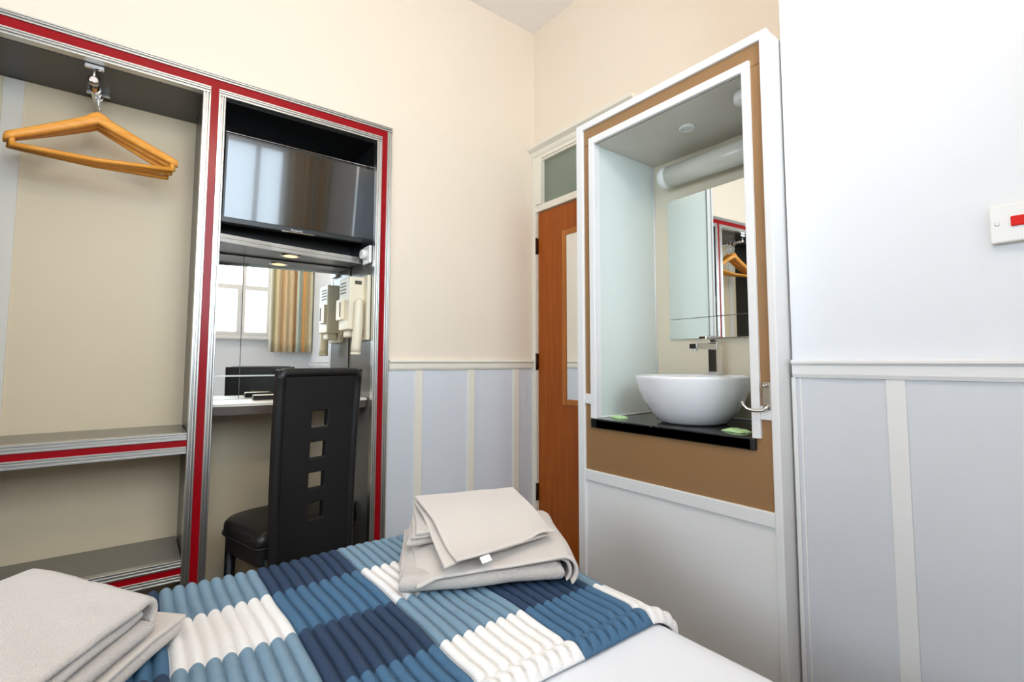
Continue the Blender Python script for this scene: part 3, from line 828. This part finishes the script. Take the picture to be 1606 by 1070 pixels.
# ================================================================== TOWELS
def smooth(a, b0, x):
    t = min(1, max(0, (x-a)/(b0-a))); return t*t*(3-2*t)
def cloth(name, L, root):
    """a thick cloth layer: centre surface over a quad (fl, fr, br, bl), soft rounded edges"""
    b = B(); q = [Vector((*p, z)) for p, z in zip(L['quad'], L['z'])]; t = L['t']; seed = L.get('seed', 0)
    nz = L.get('nz', .003); ed = L.get('edge', .005)
    lu = ((q[1]-q[0]).length + (q[2]-q[3]).length)/2; lv = ((q[3]-q[0]).length + (q[2]-q[1]).length)/2
    wrap = L.get('wrap', 0); R = L.get('R', .02); ang = L.get('ang', 2.4)
    umax = 1 + (R*ang/lu if wrap else 0)
    def base(u, v):
        return q[0]*(1-u)*(1-v) + q[1]*u*(1-v) + q[2]*u*v + q[3]*(1-u)*v
    def C(u, v):
        uu = min(u, 1); P = base(uu, v)
        z = P.z
        z -= L.get('fd', 0)*(1-smooth(0, L.get('fw', .35), v))*(1-L.get('fr', 0)*uu)
        z -= L.get('ld', 0)*(1-smooth(0, L.get('lw', .3), uu))
        z -= L.get('rd', 0)*smooth(1-L.get('rw', .3), 1, uu)
        z -= L.get('bd', 0)*smooth(1-L.get('bw', .3), 1, v)
        z += L.get('lip', 0)*math.exp(-((uu-L.get('lu', .85))/.13)**2)*(1-smooth(0, .35, v))
        z += nz*noise.noise(Vector((P.x*8, P.y*8, seed))) + nz*.4*noise.noise(Vector((P.x*19, P.y*19, seed+3)))
        ex = ed*noise.noise(Vector((P.y*9, seed, 1)))*(2*uu-1); ey = ed*noise.noise(Vector((P.x*9, seed, 5)))*(2*v-1)
        O = Vector((P.x+ex, P.y+ey, z))
        if u > 1:
            a = (u-1)*lu/R; d = (base(1, v)-base(.9, v)); d.z = 0; d.normalize()
            O += d*R*math.sin(a) + Vector((0, 0, -R*(1-math.cos(a))))
        return O
    def N(u, v):
        e = .004
        a = C(min(umax, u+e), v)-C(max(0, u-e), v); c = C(u, min(1, v+e))-C(u, max(0, v-e))
        n = a.cross(c)
        return n.normalized() if n.length > 1e-9 else Vector((0, 0, 1))
    r = t/2
    def pv(n, l, m):
        a = [0, .08*r/l, .3*r/l, .6*r/l, r/l]
        mid = lin(r/l, m-r/l, n)
        return a[:-1] + mid + [m-x for x in a[:-1][::-1]]
    U = pv(50 if not wrap else 64, lu, umax); V = pv(40, lv, 1.0)
    T = {}; Bt = {}
    for i, u in enumerate(U):
        for j, v in enumerate(V):
            d = min(u*lu, (umax-u)*lu, v*lv, (1-v)*lv)
            h = r*math.sqrt(max(0, 1-(1-min(d, r)/r)**2))
            P = C(u, v); n = N(u, v)
            T[i, j] = b.verts.new(P+n*h)
            Bt[i, j] = T[i, j] if (i in (0, len(U)-1) or j in (0, len(V)-1)) else b.verts.new(P-n*h)
    for i in range(len(U)-1):
        for j in range(len(V)-1):
            f = b.faces.new((T[i, j], T[i+1, j], T[i+1, j+1], T[i, j+1])); f.smooth = True
            w = (Bt[i, j], Bt[i, j+1], Bt[i+1, j+1], Bt[i+1, j])
            if set(w) != {T[i, j], T[i+1, j], T[i+1, j+1], T[i, j+1]}:
                f = b.faces.new(w); f.smooth = True
    return obj(name, b, L.get('m', 'towel'), root)
def towel(name, label, layers):
    L = layers[0]
    root = thing(name, label, 'towel', (L['quad'][0][0], L['quad'][0][1], min(L['z'])-L['t']/2), 0)
    for L in layers: cloth('fold', L, root)
    return root

# middle stack: bath towel with a smaller hand towel on top
bath = towel('bath_towel', 'lower, larger folded cream towel of the stack in the middle of the bed', [
    dict(quad=[(.462, 1.028), (.788, .850), (.940, 1.125), (.600, 1.300)], z=[.596, .602, .610, .606], t=.036, seed=1, nz=.002, edge=.008),
    dict(quad=[(.470, 1.040), (.780, .868), (.930, 1.120), (.600, 1.295)], z=[.616, .628, .632, .628], t=.011, fd=.012, fw=.25, ld=.010, seed=2, edge=.006),
    dict(quad=[(.482, 1.024), (.780, .862), (.930, 1.118), (.606, 1.290)], z=[.624, .634, .640, .637], t=.008, fd=.012, fw=.25, fr=.7, ld=.016, lw=.2, wrap=1, R=.027, ang=2.5, seed=3, edge=.004, m='towelflat'),
    dict(quad=[(.494, 1.000), (.782, .850), (.932, 1.116), (.612, 1.285)], z=[.630, .642, .650, .647], t=.008, fd=.020, fw=.30, fr=.75, ld=.014, lw=.15, wrap=1, R=.033, ang=2.5, seed=4, edge=.004, m='towelflat')])
towel('hand_towel', 'upper, smaller folded cream towel of the stack in the middle of the bed', [
    dict(quad=[(.522, 1.118), (.800, .985), (.872, 1.165), (.598, 1.248)], z=[.655, .657, .672, .672], t=.020, ld=.006, seed=5, edge=.006),
    dict(quad=[(.530, 1.108), (.798, .975), (.872, 1.165), (.600, 1.248)], z=[.670, .668, .686, .688], t=.013, ld=.006, seed=6, edge=.006),
    dict(quad=[(.538, 1.100), (.798, .968), (.872, 1.165), (.602, 1.248)], z=[.679, .676, .694, .698], t=.010, ld=.006, seed=7, edge=.006),
    dict(quad=[(.537, .958), (.800, .925), (.874, 1.168), (.604, 1.250)], z=[.692, .690, .706, .709], t=.0075, fd=.046, fw=.75, fr=.45, ld=.006, lw=.2, seed=8, edge=.004, m='towelflat'),
    dict(quad=[(.556, .944), (.806, .906), (.876, 1.170), (.606, 1.252)], z=[.700, .698, .713, .716], t=.0075, fd=.046, fw=.75, fr=.45, lip=.010, seed=9, edge=.004, m='towelflat')])
tg = B(); bx(tg, -.012, .012, -.001, .001, -.016, 0, .0004, 1); bmesh.ops.rotate(tg, verts=tg.verts[:], cent=(0, 0, 0), matrix=Matrix.Rotation(-.9, 3, 'X') @ Matrix.Rotation(-.15, 3, 'Z')); bmesh.ops.translate(tg, verts=tg.verts[:], vec=(.622, .934, .654))
o = obj('cloth_label', tg, 'tag', bpy.data.objects['hand_towel']); o['label'] = 'small white sewn-in label'
# stack at the bottom left, nearest the viewer
towel('bath_towel', 'lower folded cream towel of the stack at the bottom left, nearest the viewer', [
    dict(quad=[(-.13, .80), (.094, 1.150), (-.095, 1.350), (-.40, .98)], z=[.592, .588, .592, .594], t=.026, seed=11, edge=.006),
    dict(quad=[(-.135, .79), (.098, 1.160), (-.095, 1.352), (-.40, .98)], z=[.610, .603, .610, .612], t=.010, rd=.004, seed=12, edge=.004, m='towelflat')])
towel('hand_towel', 'upper folded cream towel of the stack at the bottom left, nearest the viewer', [
    dict(quad=[(-.170, .745), (.046, 1.085), (-.140, 1.350), (-.42, 1.00)], z=[.632, .626, .634, .634], t=.022, seed=13, edge=.006, wrap=0),
    dict(quad=[(-.172, .740), (.030, 1.090), (-.142, 1.365), (-.42, 1.01)], z=[.654, .650, .656, .656], t=.016, seed=14, nz=.004, edge=.005),
    dict(quad=[(-.178, .735), (.036, 1.090), (-.146, 1.372), (-.42, 1.02)], z=[.671, .668, .674, .674], t=.012, wrap=1, R=.022, ang=2.6, seed=15, nz=.005, edge=.004)])

# ================================================================== CURTAINS
def curtain(name, x0, x1, z0, z1, label, seed, rev=False):
    b = B(); n = 120
    lay = b.loops.layers.uv.new('UVMap')
    def fn(u, v):
        k = .022*math.sin(u*PI*13 + .6*math.sin(u*9+seed)) * (1-.25*v)
        return Vector((x0+(x1-x0)*u, YN+.075+k + .01*noise.noise(Vector((u*6, v*2, seed))), z0+(z1-z0)*v))
    us = lin(0, 1, n); vs_ = lin(0, 1, 14)
    grid(b, fn, us, vs_)
    for f in b.faces:
        for l in f.loops:
            l[lay].uv = ((l.vert.co.x-x0)/(x1-x0) if not rev else 1-(l.vert.co.x-x0)/(x1-x0), l.vert.co.z)
    o = obj(name, b, 'curtain')
    md = o.modifiers.new('s', 'SOLIDIFY'); md.thickness = .004
    return tag(o, label, 'curtain')
curtain('curtain', 1.085, 1.515, 1.185, 2.80, 'striped beige curtain beside the bright window, seen reflected in the dressing table mirror', 1)
cp = thing('curtain_pole', 'white curtain rail above the window behind the viewer', 'curtain rail', (.3, YN+.07, 2.82))
b = B(); tube(b, [(-.92, YN+.07, 2.815), (1.51, YN+.07, 2.815)], .012, 12); obj('rod', b, 'plastic', cp)
for x in (-.8, .3, 1.4):
    b = B(); bx(b, x-.015, x+.015, YN+.0005, YN+.07, 2.807, 2.823, .002); obj('bracket', b, 'plastic', cp)

# pendant lamp (above and out of the picture, lights the room)
PL = (.32, .22, 2.60)
cl = thing('pendant_lamp', 'round opal pendant lamp hanging over the bed, above the picture', 'lamp', (PL[0], PL[1], ZC))
b = B(); lathe(b, [(.05, -.03), (.055, -.02), (.055, -.001), (.05, -.0005)], (PL[0], PL[1], ZC), 32); obj('ceiling_rose', b, 'plastic', cl)
b = B(); tube(b, [(PL[0], PL[1], ZC-.02), (PL[0], PL[1], PL[2]+.12)], .004, 8); obj('cord', b, 'plastic', cl)
b = B(); lathe(b, [(.02, .135), (.03, .13), (.03, .10), (.02, .098)], PL, 24); obj('lamp_holder', b, 'plastic', cl)
b = B(); lathe(b, [(.11*math.sin(a), -.11*math.cos(a)) for a in lin(.05, PI-.28, 24)], PL, 40); obj('globe', b, emis('lit_opal_globe', (1, .82, .62), 45.0), cl)

# ================================================================== LIGHT
def area(name, loc, rot, sx, sy, power, col):
    l = bpy.data.lights.new(name, 'AREA'); l.shape = 'RECTANGLE'; l.size = sx; l.size_y = sy; l.energy = power; l.color = col
    o = bpy.data.objects.new(name, l); COL.objects.link(o); o.location = loc; o.rotation_euler = rot
    return o
area('daylight', ((NX0+NX1)/2, YN-.115, (NZ0+NZ1)/2), (math.radians(90), 0, 0), NX1-NX0-.06, NZ1-NZ0-.06, 59, (.72, .86, 1.0))
area('side_fill', (XL-.10, (LY0+LY1)/2, (LZ0+LZ1)/2), (math.radians(90), 0, math.radians(-90)), LY1-LY0-.06, LZ1-LZ0-.06, 50, (.72, .86, 1.0))  # fill light behind the added left window
sp = bpy.data.lights.new('lamp_beam', 'SPOT'); sp.energy = 5; sp.spot_size = math.radians(110); sp.spot_blend = .6; sp.color = (1, .78, .5); sp.shadow_soft_size = .03
so = bpy.data.objects.new('lamp_beam', sp); COL.objects.link(so); so.location = (.550, 2.475, 1.570)
w = bpy.data.worlds.new('World'); SC.world = w; w.use_nodes = True
bg = w.node_tree.nodes['Background']; bg.inputs['Color'].default_value = (.86, .93, 1.0, 1); bg.inputs['Strength'].default_value = 2.2

# ================================================================== CAMERA
F, CXP, CYP, YAW, PIT = 772.33, 825.09, 514.33, .669863, .0695434
cam = bpy.data.cameras.new('Camera'); co = bpy.data.objects.new('Camera', cam); COL.objects.link(co)
cam.sensor_fit = 'HORIZONTAL'; cam.sensor_width = 36; cam.lens = F*36/1606
cam.shift_x = -(CXP-803)/1606; cam.shift_y = (CYP-535)/1606
cam.clip_start = .02
co.location = (0, 0, 1.08)
fw = Vector((math.sin(YAW)*math.cos(PIT), math.cos(YAW)*math.cos(PIT), math.sin(PIT)))
rt = Vector((math.cos(YAW), -math.sin(YAW), 0)); up = rt.cross(fw)
co.matrix_world = Matrix(((rt.x, up.x, -fw.x, 0), (rt.y, up.y, -fw.y, 0), (rt.z, up.z, -fw.z, 1.08), (0, 0, 0, 1)))
SC.camera = co
SC.view_settings.view_transform = 'Standard'; SC.view_settings.look = 'None'
SC.view_settings.gamma = 1; SC.view_settings.use_curve_mapping = False
SC.view_settings.exposure = 0.05
